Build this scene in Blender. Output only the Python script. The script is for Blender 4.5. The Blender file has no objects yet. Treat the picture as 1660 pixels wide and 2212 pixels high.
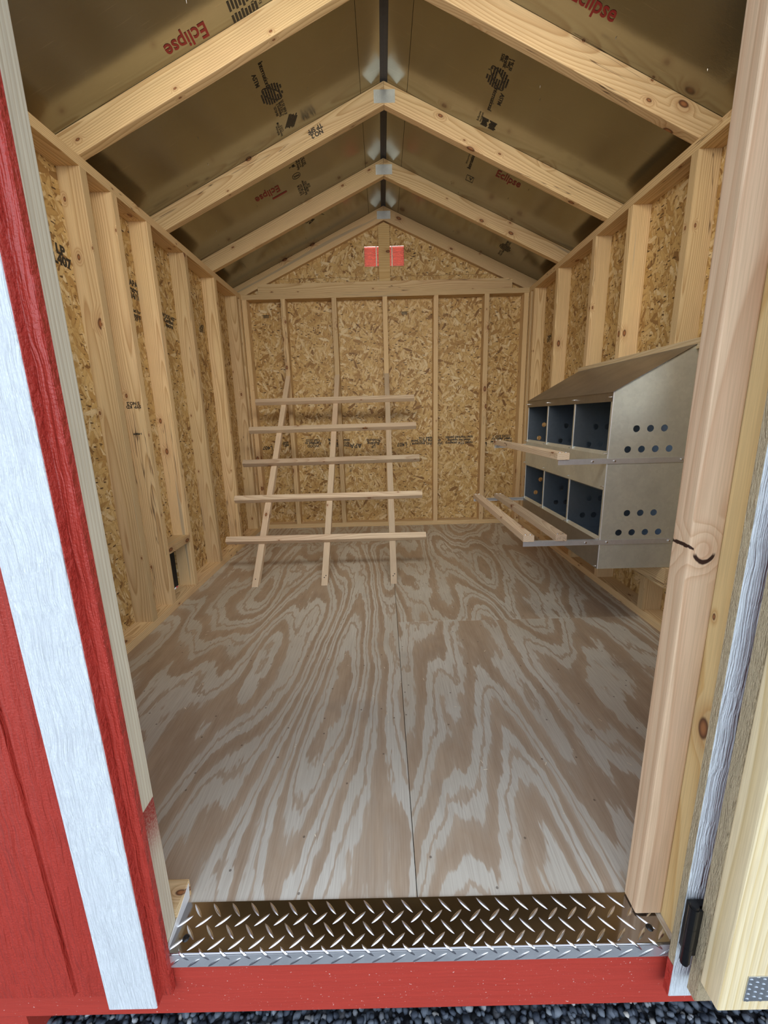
import bpy, bmesh, math, random
import numpy as np
from mathutils import Vector, Matrix, noise as mnoise

random.seed(7)
S = bpy.context.scene
COL = S.collection

# ------------------------------------------------------------------ camera
cam_d = bpy.data.cameras.new('camera'); cam = bpy.data.objects.new('camera', cam_d)
COL.objects.link(cam); S.camera = cam
cam_d.sensor_fit = 'VERTICAL'; cam_d.sensor_height = 36.0; cam_d.sensor_width = 27.0
cam_d.lens = 14.4965; cam_d.clip_start = 0.02; cam_d.clip_end = 400
R_ = Vector((0.99968246, -0.00365777, -0.02493186)); U_ = Vector((0.02511899, 0.2233124, 0.97442322))
F_ = Vector((-0.00200338, 0.97474006, -0.22333337))
CAMP = Vector((-0.04615953, 0.0, 0.94565556))
cam.matrix_world = Matrix(((R_.x, U_.x, -F_.x, CAMP.x), (R_.y, U_.y, -F_.y, CAMP.y), (R_.z, U_.z, -F_.z, CAMP.z), (0, 0, 0, 1)))

# ------------------------------------------------------------------ sky
world = bpy.data.worlds.new('sky'); S.world = world; world.use_nodes = True
wn = world.node_tree.nodes; wl = world.node_tree.links
bg = wn['Background']
sky = wn.new('ShaderNodeTexSky'); sky.sky_type = 'NISHITA'; sky.sun_disc = False
sky.sun_elevation = math.radians(48); sky.sun_rotation = math.radians(8); sky.altitude = 100
sky.air_density = 1.0; sky.dust_density = 4.0; sky.ozone_density = 1.0
hs_ = wn.new('ShaderNodeHueSaturation'); hs_.inputs['Saturation'].default_value = 0.50
wl.new(sky.outputs[0], hs_.inputs['Color']); wl.new(hs_.outputs[0], bg.inputs[0]); bg.inputs[1].default_value = 0.94

S.view_settings.view_transform = 'Standard'; S.view_settings.look = 'None'
S.view_settings.exposure = 0.0; S.view_settings.gamma = 1.0
S.view_settings.use_curve_mapping = False
# sun behind the shed, the front stands in its own shade
sd = bpy.data.lights.new('sun', 'SUN'); sd.energy = 3.0; sd.angle = math.radians(0.6); sd.color = (1.0, 0.95, 0.86)
so = bpy.data.objects.new('sun', sd); COL.objects.link(so); so.rotation_euler = (math.radians(-42), 0, math.radians(-8))
# added fill light, unseen over the door inside, brightens the back
ld = bpy.data.lights.new('strip_light_glow', 'AREA'); ld.shape = 'RECTANGLE'; ld.size = 1.70; ld.size_y = 0.50
ld.energy = 17.5; ld.color = (1.0, 0.94, 0.85); ld.spread = math.radians(125)
lo_ = bpy.data.objects.new('strip_light_glow', ld); COL.objects.link(lo_)
lo_.matrix_world = Matrix.Translation((0, 0.82, 2.00)) @ Matrix.Rotation(math.radians(90 - 20), 4, 'X')
try:
    S.cycles.max_bounces = 12; S.cycles.diffuse_bounces = 8; S.cycles.glossy_bounces = 6
except Exception:
    pass

# ------------------------------------------------------------------ node helpers
class NT:
    def __init__(s, name):
        s.m = bpy.data.materials.new(name); s.m.use_nodes = True
        s.t = s.m.node_tree; s.n = s.t.nodes; s.l = s.t.links
        s.b = s.n['Principled BSDF']
    def new(s, t, **k):
        n = s.n.new(t)
        for a, v in k.items(): setattr(n, a, v)
        return n
    def put(s, sock, v):
        if isinstance(v, bpy.types.NodeSocket): s.l.new(v, sock)
        elif v is not None:
            if isinstance(v, (tuple, list)) and len(v) == 3 and sock.type == 'RGBA': v = (*v, 1)
            sock.default_value = v
    def math(s, op, a, b=None, c=None, clamp=False):
        n = s.new('ShaderNodeMath', operation=op, use_clamp=clamp)
        s.put(n.inputs[0], a)
        if b is not None: s.put(n.inputs[1], b)
        if c is not None: s.put(n.inputs[2], c)
        return n.outputs[0]
    def vmath(s, op, a, b=None, scale=None):
        n = s.new('ShaderNodeVectorMath', operation=op)
        s.put(n.inputs[0], a)
        if b is not None: s.put(n.inputs[1], b)
        if scale is not None: s.put(n.inputs['Scale'], scale)
        return n.outputs['Value'] if op in ('LENGTH', 'DOT_PRODUCT', 'DISTANCE') else n.outputs[0]
    def mix(s, f, a, b, blend='MIX'):
        n = s.new('ShaderNodeMix', data_type='RGBA', blend_type=blend)
        s.put(n.inputs[0], f); s.put(n.inputs[6], a); s.put(n.inputs[7], b)
        return n.outputs[2]
    def ramp(s, f, stops, interp='LINEAR'):
        n = s.new('ShaderNodeValToRGB'); e = n.color_ramp; e.interpolation = interp
        while len(e.elements) < len(stops): e.elements.new(0.5)
        for el, (p, c) in zip(e.elements, stops):
            el.position = p; el.color = (*c, 1) if isinstance(c, (tuple, list)) else (c, c, c, 1)
        s.put(n.inputs[0], f); return n.outputs[0]
    def sstep(s, x, a, b, lo=0.0, hi=1.0):
        n = s.new('ShaderNodeMapRange', interpolation_type='SMOOTHSTEP')
        s.put(n.inputs[0], x); n.inputs[1].default_value = a; n.inputs[2].default_value = b
        n.inputs[3].default_value = lo; n.inputs[4].default_value = hi
        return n.outputs[0]
    def coord(s, out='Object'): return s.new('ShaderNodeTexCoord').outputs[out]
    def rnd(s): return s.new('ShaderNodeObjectInfo').outputs['Random']
    def noise(s, v, scale=1.0, detail=2.0, rough=0.5, out=0, dist=0.0):
        n = s.new('ShaderNodeTexNoise'); s.put(n.inputs['Vector'], v)
        n.inputs['Scale'].default_value = scale; n.inputs['Detail'].default_value = detail
        n.inputs['Roughness'].default_value = rough; n.inputs['Distortion'].default_value = dist
        return n.outputs[out]
    def vor(s, v, scale=1.0, dim='3D', rand=1.0, feature='F1'):
        n = s.new('ShaderNodeTexVoronoi', voronoi_dimensions=dim, feature=feature)
        s.put(n.inputs['Vector'], v); n.inputs['Scale'].default_value = scale
        n.inputs['Randomness'].default_value = rand
        return n
    def sep(s, v):
        n = s.new('ShaderNodeSeparateXYZ'); s.put(n.inputs[0], v); return n.outputs
    def comb(s, x, y, z):
        n = s.new('ShaderNodeCombineXYZ')
        for i, q in enumerate((x, y, z)): s.put(n.inputs[i], q)
        return n.outputs[0]
    def mapping(s, v, rot=(0, 0, 0), scale=(1, 1, 1), loc=(0, 0, 0)):
        n = s.new('ShaderNodeMapping'); s.put(n.inputs[0], v)
        n.inputs['Location'].default_value = loc; n.inputs['Rotation'].default_value = rot; n.inputs['Scale'].default_value = scale
        return n.outputs[0]
    def bump(s, h, strength=0.3, dist=0.002):
        n = s.new('ShaderNodeBump'); s.put(n.inputs['Height'], h)
        n.inputs['Strength'].default_value = strength; n.inputs['Distance'].default_value = dist
        s.l.new(n.outputs[0], s.b.inputs['Normal'])
    def fin(s, color=None, rough=None, metal=None, spec=None):
        if color is not None: s.put(s.b.inputs['Base Color'], color)
        if rough is not None: s.put(s.b.inputs['Roughness'], rough)
        if metal is not None: s.put(s.b.inputs['Metallic'], metal)
        if spec is not None: s.b.inputs['Specular IOR Level'].default_value = spec
        return s.m

def wood(name, light, dark, knots=0.35, contrast=1.0, pink=0.5, rough=0.62, ring=150.0, special=None, overspray=None, stain=0.5):
    t = NT(name)
    P = t.coord(); r = t.rnd()
    off = t.comb(t.math('MULTIPLY', r, 37.0), t.math('MULTIPLY', r, 91.3), t.math('MULTIPLY', r, 53.7))
    Q = t.vmath('ADD', P, off)
    # knots: one cell in three carries one
    qx = t.sep(Q); kv = t.vor(t.comb(t.math('MULTIPLY', qx[0], 4.8), t.math('MULTIPLY', t.math('ADD', qx[1], qx[2]), 9.5), 0.0), 1.0, '2D')
    kc = t.sep(kv.outputs['Color'])
    on = t.math('LESS_THAN', kc[0], knots)
    size = t.math('MULTIPLY_ADD', t.math('MULTIPLY', kc[1], kc[1]), 0.085, 0.028)
    kd = t.math('DIVIDE', kv.outputs['Distance'], size)
    kmask = t.math('MULTIPLY', t.sstep(kd, 0.75, 1.15, 1, 0), on)
    khalo = t.math('MULTIPLY', t.sstep(kd, 0.8, 3.6, 1, 0), on)
    w = t.noise(t.vmath('MULTIPLY', Q, (1.6, 9.0, 9.0)), 1.0, 2.0)
    w2 = t.noise(t.vmath('MULTIPLY', Q, (0.8, 2.0, 2.0)), 1.0, 1.0)
    xyz = t.sep(P)
    oy = t.math('MULTIPLY_ADD', t.math('FRACT', t.math('MULTIPLY', r, 13.7)), 0.09, -0.045)
    oz = t.math('MULTIPLY_ADD', t.math('FRACT', t.math('MULTIPLY', r, 7.1)), 0.05, 0.03)
    ry = t.math('ADD', xyz[1], oy); rz = t.math('ADD', xyz[2], oz)
    rad = t.math('SQRT', t.math('ADD', t.math('MULTIPLY', ry, ry), t.math('MULTIPLY', rz, rz)))
    rad = t.math('ADD', rad, t.math('MULTIPLY', w, 0.012))
    rad = t.math('ADD', rad, t.math('MULTIPLY', w2, 0.10))
    rad = t.math('ADD', rad, t.math('MULTIPLY', khalo, 0.014))
    ck = t.math('ABSOLUTE', t.math('SUBTRACT', t.noise(t.vmath('MULTIPLY', Q, (0.9, 24.0, 24.0)), 1.0, 3.0, 0.5), 0.5))
    ckm = t.math('MULTIPLY', t.math('MULTIPLY', t.sstep(ck, 0.002, 0.008, 1, 0), t.sstep(t.noise(t.vmath('MULTIPLY', Q, (2.0, 6.0, 6.0)), 1.0, 1.0), 0.56, 0.60)), t.math('GREATER_THAN', t.math('FRACT', t.math('MULTIPLY', r, 41.7)), 0.5))
    sp_mask = None
    if special:
        cx, cy, rr = special
        dx = t.math('DIVIDE', t.math('SUBTRACT', xyz[0], cx), 1.25); dy = t.math('SUBTRACT', xyz[1], cy)
        d = t.math('SQRT', t.math('ADD', t.math('MULTIPLY', dx, dx), t.math('MULTIPLY', dy, dy)))
        d = t.math('ADD', d, t.math('MULTIPLY', t.noise(Q, 60.0, 2.0), 0.004))
        rad = t.math('ADD', rad, t.math('MULTIPLY', t.sstep(d, rr * 0.2, rr * 2.6, 1, 0), 0.05))
        low = t.sstep(xyz[0], cx - rr * 0.15, cx - rr * 0.5, 0, 1)
        sp_mask = t.math('MULTIPLY', t.math('MULTIPLY', t.sstep(d, rr * 0.72, rr * 0.82), t.sstep(d, rr * 1.0, rr * 1.1, 1, 0)), low)
        sp_tan = t.sstep(d, rr * 0.3, rr * 0.95, 1, 0)
        line = t.math('ABSOLUTE', t.math('SUBTRACT', t.math('SUBTRACT', xyz[0], cx - 0.006), t.math('MULTIPLY', t.math('ADD', xyz[1], 0.0), -0.5)))
        line = t.math('ADD', line, t.math('MULTIPLY', t.noise(Q, 130.0, 3.0), 0.006))
        sidecrack = t.math('MULTIPLY', t.sstep(line, 0.0050, 0.0062, 1, 0), t.math('LESS_THAN', xyz[1], -0.0175))
        sp_mask = t.math('MAXIMUM', sp_mask, sidecrack)
    ph = t.math('FRACT', t.math('MULTIPLY', rad, ring))
    late = t.ramp(ph, [(0.0, 0.0), (0.35, 0.12), (0.72, 0.55), (0.9, 1.0), (0.97, 0.25), (1.0, 0.0)])
    fib = t.noise(t.vmath('MULTIPLY', Q, (9.0, 420.0, 420.0)), 1.0, 2.0)
    c = t.mix(t.math('MULTIPLY', late, 0.62 * contrast, clamp=True), light, dark)
    pk = t.noise(t.vmath('MULTIPLY', Q, (1.2, 7.0, 7.0)), 1.0, 1.0)
    c = t.mix(t.math('MULTIPLY', t.sstep(pk, 0.42, 0.7), pink), c, (0.62, 0.36, 0.24), 'MIX')
    c = t.mix(t.math('MULTIPLY', t.sstep(t.noise(t.vmath('MULTIPLY', Q, (0.9, 26.0, 26.0)), 1.0, 2.0), 0.64, 0.72), t.math('MULTIPLY', t.math('GREATER_THAN', t.math('FRACT', t.math('MULTIPLY', r, 29.3)), 0.55), stain)), c, (0.24, 0.25, 0.22))
    c = t.mix(t.sstep(fib, 0.3, 0.7, 0.0, 0.22), c, (0.30, 0.20, 0.10))
    c = t.mix(t.math('MULTIPLY', khalo, 0.35), c, (0.42, 0.20, 0.08))
    kcol = t.mix(t.sstep(kd, 0.2, 1.0), (0.36, 0.15, 0.055), (0.07, 0.026, 0.012))
    c = t.mix(kmask, c, kcol)
    if stain: c = t.mix(t.math('MULTIPLY', ckm, 0.8), c, (0.10, 0.05, 0.025))
    if special:
        c = t.mix(t.math('MULTIPLY', sp_tan, 0.25), c, (0.50, 0.24, 0.12))
        c = t.mix(sp_mask, c, (0.035, 0.012, 0.006))
    if overspray:
        x0, x1 = overspray
        g = t.noise(Q, 300.0, 3.0)
        fade = t.math('MULTIPLY', t.sstep(xyz[0], x0, x0 + 0.012), t.sstep(xyz[0], x1 - 0.01, x1, 1, 0) if False else t.sstep(xyz[0], x1 - 0.13, x1 - 0.004, 0.10, 1.3))
        fade = t.math('MULTIPLY', fade, t.math('LESS_THAN', xyz[0], x1))
        c = t.mix(t.math('MULTIPLY', fade, t.sstep(g, 0.25, 0.75, 0.5, 1)), c, (0.36, 0.035, 0.022))
    val = t.math('MULTIPLY_ADD', t.math('FRACT', t.math('MULTIPLY', r, 17.9)), 0.34, 0.82)
    hsv = t.new('ShaderNodeHueSaturation'); t.put(hsv.inputs['Color'], c); t.put(hsv.inputs['Value'], val)
    t.bump(t.math('SUBTRACT', t.math('MULTIPLY', fib, 0.5), t.math('MULTIPLY', kmask, 0.8)), 0.25, 0.0008)
    return t.fin(hsv.outputs[0], rough, 0.0, 0.35)

def osb(name, tint=1.0):
    t = NT(name)
    P = t.vmath('ADD', t.coord(), t.comb(t.math('MULTIPLY', t.rnd(), 31.0), 3.0, 0.0))
    acc_c = (0.50, 0.32, 0.12); acc_p = 0.0; acc_h = 0.5
    wob = t.noise(P, 22.0, 1.0, out=1)
    Pw = t.vmath('ADD', P, t.vmath('SCALE', t.vmath('SUBTRACT', wob, (0.5, 0.5, 0.5)), scale=0.012))
    pal = [(0.0, (0.20, 0.10, 0.035)), (0.07, (0.40, 0.23, 0.075)), (0.3, (0.56, 0.36, 0.13)), (0.6, (0.66, 0.46, 0.19)), (0.85, (0.74, 0.56, 0.29)), (1.0, (0.80, 0.66, 0.40))]
    layers = [(0.25, 14, 52, 0.0), (1.15, 15, 62, 3.3), (-0.55, 13, 48, 7.1), (2.1, 17, 66, 11.9), (0.75, 19, 95, 17.3), (-1.2, 21, 120, 23.7), (1.7, 24, 150, 5.5)]
    for i, (a, sx, sy, o) in enumerate(layers):
        v = t.mapping(Pw, rot=(0, 0, a), scale=(1, 1, 1))
        v = t.mapping(v, scale=(sx * 0.8, sy * 0.75, 1), loc=(o, o * 1.7, 0))
        vo = t.vor(v, 1.0, '2D')
        c = t.sep(vo.outputs['Color'])
        colr = t.ramp(c[0], pal)
        pr = t.math('ADD', c[1], 0.0 if i < 4 else -0.12)
        d = vo.outputs['Distance']
        pr = t.math('MULTIPLY', pr, t.sstep(d, 0.42, 0.62, 1, 0))
        colr = t.mix(t.sstep(d, 0.28, 0.5, 0, 0.30), colr, (0.22, 0.12, 0.04))
        m = t.math('GREATER_THAN', pr, acc_p)
        acc_c = t.mix(m, acc_c, colr)
        acc_p = t.math('MAXIMUM', pr, acc_p)
        acc_h = t.mix(m, acc_h if i else (0.5, 0.5, 0.5), vo.outputs['Color']) if i else vo.outputs['Color']
    # small dark bark flecks
    vf = t.vor(t.mapping(Pw, rot=(0, 0, 0.9), scale=(26, 90, 1)), 1.0, '2D')
    fl = t.math('MULTIPLY', t.math('LESS_THAN', t.sep(vf.outputs['Color'])[2], 0.06), t.sstep(vf.outputs['Distance'], 0.22, 0.34, 1, 0))
    acc_c = t.mix(fl, acc_c, (0.07, 0.035, 0.015))
    vf2 = t.vor(t.mapping(Pw, rot=(0, 0, -0.6), scale=(40, 120, 1)), 1.0, '2D')
    fl2 = t.math('MULTIPLY', t.math('LESS_THAN', t.sep(vf2.outputs['Color'])[2], 0.10), t.sstep(vf2.outputs['Distance'], 0.16, 0.30, 1, 0))
    acc_c = t.mix(fl2, acc_c, (0.12, 0.06, 0.02))
    fine = t.noise(P, 160.0, 3.0)
    acc_c = t.mix(t.sstep(fine, 0.35, 0.75, 0, 0.3), acc_c, (0.34, 0.20, 0.07))
    t.bump(t.math('ADD', t.math('MULTIPLY', t.sep(acc_h)[1], 0.6), acc_p), 0.45, 0.0012)
    return t.fin(acc_c, 0.55, 0.0, 0.35)

def plywood(name):
    t = NT(name)
    P = t.coord(); r = t.rnd()
    off = t.comb(t.math('MULTIPLY', r, 23.0), t.math('MULTIPLY', r, 41.0), 0.0)
    Q = t.vmath('ADD', P, off)
    base = t.noise(t.vmath('MULTIPLY', Q, (2.6, 0.50, 1.0)), 1.0, 1.3, 0.45)
    jag = t.noise(t.vmath('MULTIPLY', Q, (13.0, 3.0, 1.0)), 1.0, 4.0, 0.6)
    jag2 = t.noise(t.vmath('MULTIPLY', Q, (120.0, 14.0, 1.0)), 1.0, 2.0, 0.6)
    v = t.math('ADD', t.math('MULTIPLY', base, 14.0), t.math('ADD', t.math('MULTIPLY', jag, 1.1), t.math('MULTIPLY', jag2, 0.20)))
    ph = t.math('FRACT', v)
    # early wood shades slowly into late wood, then a sharp edge; a few rings have a twin line
    band = t.ramp(ph, [(0.0, 0.0), (0.20, 0.0), (0.235, 0.75), (0.30, 0.8), (0.33, 0.05), (0.50, 0.1), (0.55, 0.8), (0.72, 1.0), (0.93, 0.9), (0.97, 0.0), (1.0, 0.0)])
    fib = t.noise(t.vmath('MULTIPLY', Q, (300.0, 7.0, 1.0)), 1.0, 3.0, 0.6)
    big = t.noise(Q, 1.7, 2.0)
    light = t.mix(t.sstep(big, 0.35, 0.65), (0.56, 0.515, 0.41), (0.65, 0.62, 0.52))
    dark = t.mix(t.sstep(jag, 0.35, 0.65), (0.37, 0.255, 0.155), (0.46, 0.335, 0.215))
    c = t.mix(t.math('MULTIPLY', band, 0.86), light, dark)
    c = t.mix(t.sstep(fib, 0.35, 0.75, 0, 0.30), c, (0.26, 0.18, 0.11))
    sm = t.math('MULTIPLY', t.sstep(t.noise(Q, 3.1, 3.0), 0.6, 0.72), 0.18)
    c = t.mix(sm, c, (0.20, 0.18, 0.16))
    sp = t.vor(Q, 9.0, '2D'); dot = t.math('MULTIPLY', t.sstep(sp.outputs['Distance'], 0.02, 0.03, 1, 0), t.math('LESS_THAN', t.sep(sp.outputs['Color'])[0], 0.5))
    c = t.mix(t.math('MULTIPLY', dot, 0.7), c, (0.1, 0.07, 0.05))
    t.bump(t.math('ADD', t.math('MULTIPLY', fib, 0.6), t.math('MULTIPLY', band, 0.4)), 0.22, 0.0008)
    return t.fin(c, 0.5, 0.0, 0.4)

def foil(name):
    t = NT(name)
    P = t.coord()
    n = t.noise(P, 3.0, 2.0); f = t.noise(P, 260.0, 2.0); d = t.noise(P, 38.0, 2.0)
    c = t.mix(n, (0.30, 0.295, 0.235), (0.37, 0.36, 0.29))
    sc = t.noise(t.mapping(P, rot=(0, 0, 0.5), scale=(6, 300, 1)), 1.0, 2.0)
    c = t.mix(t.sstep(sc, 0.66, 0.74, 0, 0.25), c, (0.75, 0.70, 0.6))
    t.bump(t.math('ADD', t.math('MULTIPLY', f, 0.35), d), 0.16, 0.0012)
    return t.fin(c, t.math('MULTIPLY_ADD', n, 0.10, 0.15), 0.95)

def steel(name, col=(0.52, 0.52, 0.48), rough=0.36, spangle=True, metal=0.95):
    t = NT(name); P = t.coord()
    n = t.noise(P, 7.0, 3.0); v = t.vor(P, 90.0)
    g = t.sep(v.outputs['Color'])[0]
    c = t.mix(t.math('MULTIPLY', g, 0.22 if spangle else 0.05), col, tuple(min(1, q * 1.35) for q in col))
    c = t.mix(t.sstep(n, 0.35, 0.7, 0, 0.35), c, tuple(q * 0.72 for q in col))
    t.bump(t.noise(P, 14.0, 2.0), 0.05, 0.003)
    return t.fin(c, t.math('MULTIPLY_ADD', n, 0.14, rough - 0.07), metal)

def painted(name, col, rough=0.45, emboss=0.5, axis='X', wear=None, sx=6.0, sy=110.0):
    t = NT(name); P = t.coord(); Q = t.vmath('ADD', P, t.comb(t.math('MULTIPLY', t.rnd(), 9.0), 0.0, 0.0))
    sc = {'X': (sx, sy, sy), 'Z': (sy, sy, sx)}[axis]
    wr = t.noise(Q, 9.0, 2.0, out=1)
    Qw = t.vmath('ADD', Q, t.vmath('SCALE', t.vmath('SUBTRACT', wr, (0.5, 0.5, 0.5)), scale=0.016))
    n = t.noise(t.vmath('MULTIPLY', Qw, sc), 1.0, 3.0, 0.6)
    big = t.noise(t.vmath('MULTIPLY', Qw, tuple(q / 7 for q in sc)), 1.0, 2.0)
    pits = t.noise(Q, 260.0, 2.0)
    h = t.math('ADD', t.math('ADD', n, t.math('MULTIPLY', big, 1.2)), t.math('MULTIPLY', pits, 0.10))
    c = t.mix(t.sstep(n, 0.3, 0.7, 0, 0.22), col, tuple(q * 0.7 for q in col))
    if wear: c = t.mix(t.sstep(t.noise(Q, 240.0, 2.0), 0.70, 0.75), c, wear)
    t.bump(h, emboss, 0.013)
    return t.fin(c, rough, 0.0, 0.45)

def plain(name, col, rough=0.5, metal=0.0):
    t = NT(name); n = t.noise(t.coord(), 60.0, 3.0)
    return t.fin(t.mix(t.sstep(n, 0.3, 0.7, 0, 0.25), col, tuple(q * 0.75 for q in col)), rough, metal)

M = {}
M['stud'] = wood('pine_stud', (0.80, 0.61, 0.335), (0.50, 0.30, 0.12), knots=0.5, pink=0.16, contrast=1.35)
M['door'] = wood('cream_door_pine', (0.80, 0.68, 0.42), (0.60, 0.44, 0.18), knots=0.10, pink=0.12, ring=80, stain=0, contrast=1.2)
M['pale'] = wood('pale_pine', (0.80, 0.66, 0.42), (0.52, 0.34, 0.15), knots=0.12, pink=0.1, ring=95, stain=0)
M['yellow'] = wood('yellow_pine', (0.82, 0.60, 0.28), (0.62, 0.34, 0.09), knots=0.22, pink=0.0, ring=70, stain=0)
M['jamb_left'] = wood('pale_pine_oversprayed', (0.86, 0.78, 0.58), (0.62, 0.47, 0.27), knots=0.0, pink=0.0, ring=150, stain=0, overspray=(0.02, 0.305))
M['jamb_right'] = wood('fir_with_large_knot', (0.80, 0.57, 0.36), (0.58, 0.32, 0.17), knots=0.0, pink=0.35, ring=60, special=(0.730, 0.000, 0.019), stain=0)
M['perch'] = wood('rough_perch_pine', (0.74, 0.60, 0.42), (0.44, 0.28, 0.16), knots=0.45, pink=0.22)
M['osb'] = osb('strand_board')
M['ply'] = plywood('floor_plywood')
M['foil'] = foil('radiant_foil')
M['steel'] = steel('galvanised_steel', (0.64, 0.65, 0.55), 0.50, True, 0.65)
M['roofsteel'] = steel('dull_galvanised_steel', (0.30, 0.29, 0.27), 0.40)
M['tread'] = steel('bright_tread_aluminium', (0.80, 0.81, 0.83), 0.27, False, 1.0)
M['treadsheet'] = steel('worn_tread_aluminium', (0.36, 0.35, 0.35), 0.14, False, 1.0)  # same plate as the bars, darkened: dim roof reflection put into the colour
M['lip'] = steel('scuffed_aluminium_lip', (0.72, 0.74, 0.74), 0.42, True, 0.75)  # lighter, rougher metal than the tread sheet
M['inner'] = steel('shaded_steel', (0.34, 0.40, 0.46), 0.38)  # copy of the steel with the inside shade put into its colour
M['flange'] = steel('brushed_aluminium', (0.88, 0.88, 0.86), 0.45, False, 0.35)
M['bright'] = steel('zinc_bolt', (0.80, 0.80, 0.80), 0.25, False, 1.0)
M['plate'] = steel('galvanised_nail_plate', (0.62, 0.66, 0.68), 0.42)
M['redsiding'] = painted('red_siding', (0.43, 0.044, 0.028), 0.36, 1.0, 'Z', sx=4.0, sy=70)
M['redboard'] = painted('red_board', (0.46, 0.048, 0.030), 0.5, 0.09, 'X', wear=(0.75, 0.45, 0.38))
M['rededge'] = painted('red_rough_edge', (0.42, 0.040, 0.026), 0.45, 0.6, 'X', sx=60, sy=90)
M['white'] = painted('white_trim_paint', (0.74, 0.79, 0.80), 0.5, 0.75, 'X', sx=5, sy=240)
M['fuzz'] = painted('raw_siding_edge', (0.64, 0.51, 0.31), 0.85, 0.9, 'X', sx=60, sy=500)
M['black'] = plain('black_steel', (0.006, 0.006, 0.006), 0.35)
M['hatch'] = plain('black_hatch', (0.008, 0.008, 0.009), 0.7)
M['ink'] = plain('black_ink', (0.028, 0.024, 0.018), 0.6)
M['inkred'] = plain('red_ink', (0.25, 0.006, 0.012), 0.45)
M['dark'] = plain('dark_underlay', (0.10, 0.10, 0.10), 0.8)
M['shingle'] = plain('shingles', (0.14, 0.14, 0.14), 0.9)

# ------------------------------------------------------------------ object helpers
def empty(name, loc=(0, 0, 0), parent=None):
    o = bpy.data.objects.new(name, None); COL.objects.link(o); o.location = loc; o.empty_display_size = 0.1
    if parent: o.parent = parent
    return o
def structure(name, loc=(0, 0, 0)):
    o = empty(name, loc); o['kind'] = 'structure'; return o
def tag(o, label, cat, group=None):
    o['label'] = label; o['category'] = cat
    if group: o['group'] = group
    return o
def link(name, me, mat, parent=None, mw=None, label=None):
    if mat is not None and not me.materials: me.materials.append(mat)
    o = bpy.data.objects.new(name, me); COL.objects.link(o)
    if mw is not None: o.matrix_world = mw
    if parent is not None:
        o.parent = parent
        o.matrix_parent_inverse = PW(parent).inverted()
    if label: o['label'] = label
    return o
def PW(o):
    m = o.matrix_basis.copy()
    if o.parent: m = PW(o.parent) @ o.matrix_parent_inverse @ m
    return m
def frame(o, x, y=None):
    """matrix whose X axis is x and whose Y axis lies towards y"""
    x = Vector(x).normalized(); y = Vector(y); z = x.cross(y).normalized(); y = z.cross(x)
    return Matrix(((x.x, y.x, z.x, o[0]), (x.y, y.y, z.y, o[1]), (x.z, y.z, z.z, o[2]), (0, 0, 0, 1)))
def bm_mesh(bm, name='mesh', smooth=False):
    bmesh.ops.recalc_face_normals(bm, faces=bm.faces)
    me = bpy.data.meshes.new(name); bm.to_mesh(me); bm.free()
    if smooth:
        for p in me.polygons: p.use_smooth = True
    return me
def box_bm(bm, a, b):
    (x0, y0, z0), (x1, y1, z1) = a, b
    vs = [bm.verts.new(p) for p in ((x0, y0, z0), (x1, y0, z0), (x1, y1, z0), (x0, y1, z0), (x0, y0, z1), (x1, y0, z1), (x1, y1, z1), (x0, y1, z1))]
    for f in ((0, 3, 2, 1), (4, 5, 6, 7), (0, 1, 5, 4), (1, 2, 6, 5), (2, 3, 7, 6), (3, 0, 4, 7)): bm.faces.new([vs[i] for i in f])
def bevel_all(bm, w, seg=2):
    bmesh.ops.bevel(bm, geom=list(bm.edges), offset=w, segments=seg, profile=0.6, affect='EDGES')
def box_me(size, bev=0.0, org=(0, 0, 0), seg=2):
    bm = bmesh.new(); box_bm(bm, org, tuple(o + s for o, s in zip(org, size)))
    if bev: bevel_all(bm, bev, seg)
    return bm_mesh(bm)
def board(name, parent, p0, p1, w, t, wdir, mat, bev=0.0025, label=None):
    """lumber from p0 to p1 (centre line); w across wdir, t the other way"""
    p0 = Vector(p0); p1 = Vector(p1); L = (p1 - p0).length
    bm = bmesh.new(); box_bm(bm, (0, -w / 2, -t / 2), (L, w / 2, t / 2))
    if bev:
        ed = [e for e in bm.edges if abs((e.verts[0].co - e.verts[1].co).x) > 1e-5]
        bmesh.ops.bevel(bm, geom=ed, offset=bev, segments=2, profile=0.6, affect='EDGES')
    me = bm_mesh(bm)
    return link(name, me, mat, parent, frame(p0, p1 - p0, wdir), label)
def boxo(name, parent, a, b, mat, bev=0.0, label=None, along=None):
    """axis box between corners a and b; local X follows the longest side"""
    a = Vector(a); b = Vector(b); d = b - a; c = (a + b) / 2
    ax = max(range(3), key=lambda i: d[i]) if along is None else along
    X = Vector((0, 0, 0)); X[ax] = 1; oth = [i for i in range(3) if i != ax]
    wi = oth[0] if d[oth[0]] >= d[oth[1]] else oth[1]; ti = oth[1] if wi == oth[0] else oth[0]
    Y = Vector((0, 0, 0)); Y[wi] = 1
    p0 = c.copy(); p0[ax] = a[ax]; p1 = c.copy(); p1[ax] = b[ax]
    return board(name, parent, p0, p1, d[wi], d[ti], Y, mat, bev, label)
def prism_me(pts, t, bev=0.0):
    """polygon in local XY, thickness t along +Z from 0"""
    bm = bmesh.new()
    lo = [bm.verts.new((x, y, 0)) for x, y in pts]; hi = [bm.verts.new((x, y, t)) for x, y in pts]
    bm.faces.new(lo[::-1]); bm.faces.new(hi); n = len(pts)
    for i in range(n): bm.faces.new((lo[i], lo[(i + 1) % n], hi[(i + 1) % n], hi[i]))
    if bev: bevel_all(bm, bev, 1)
    return bm_mesh(bm)
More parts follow.
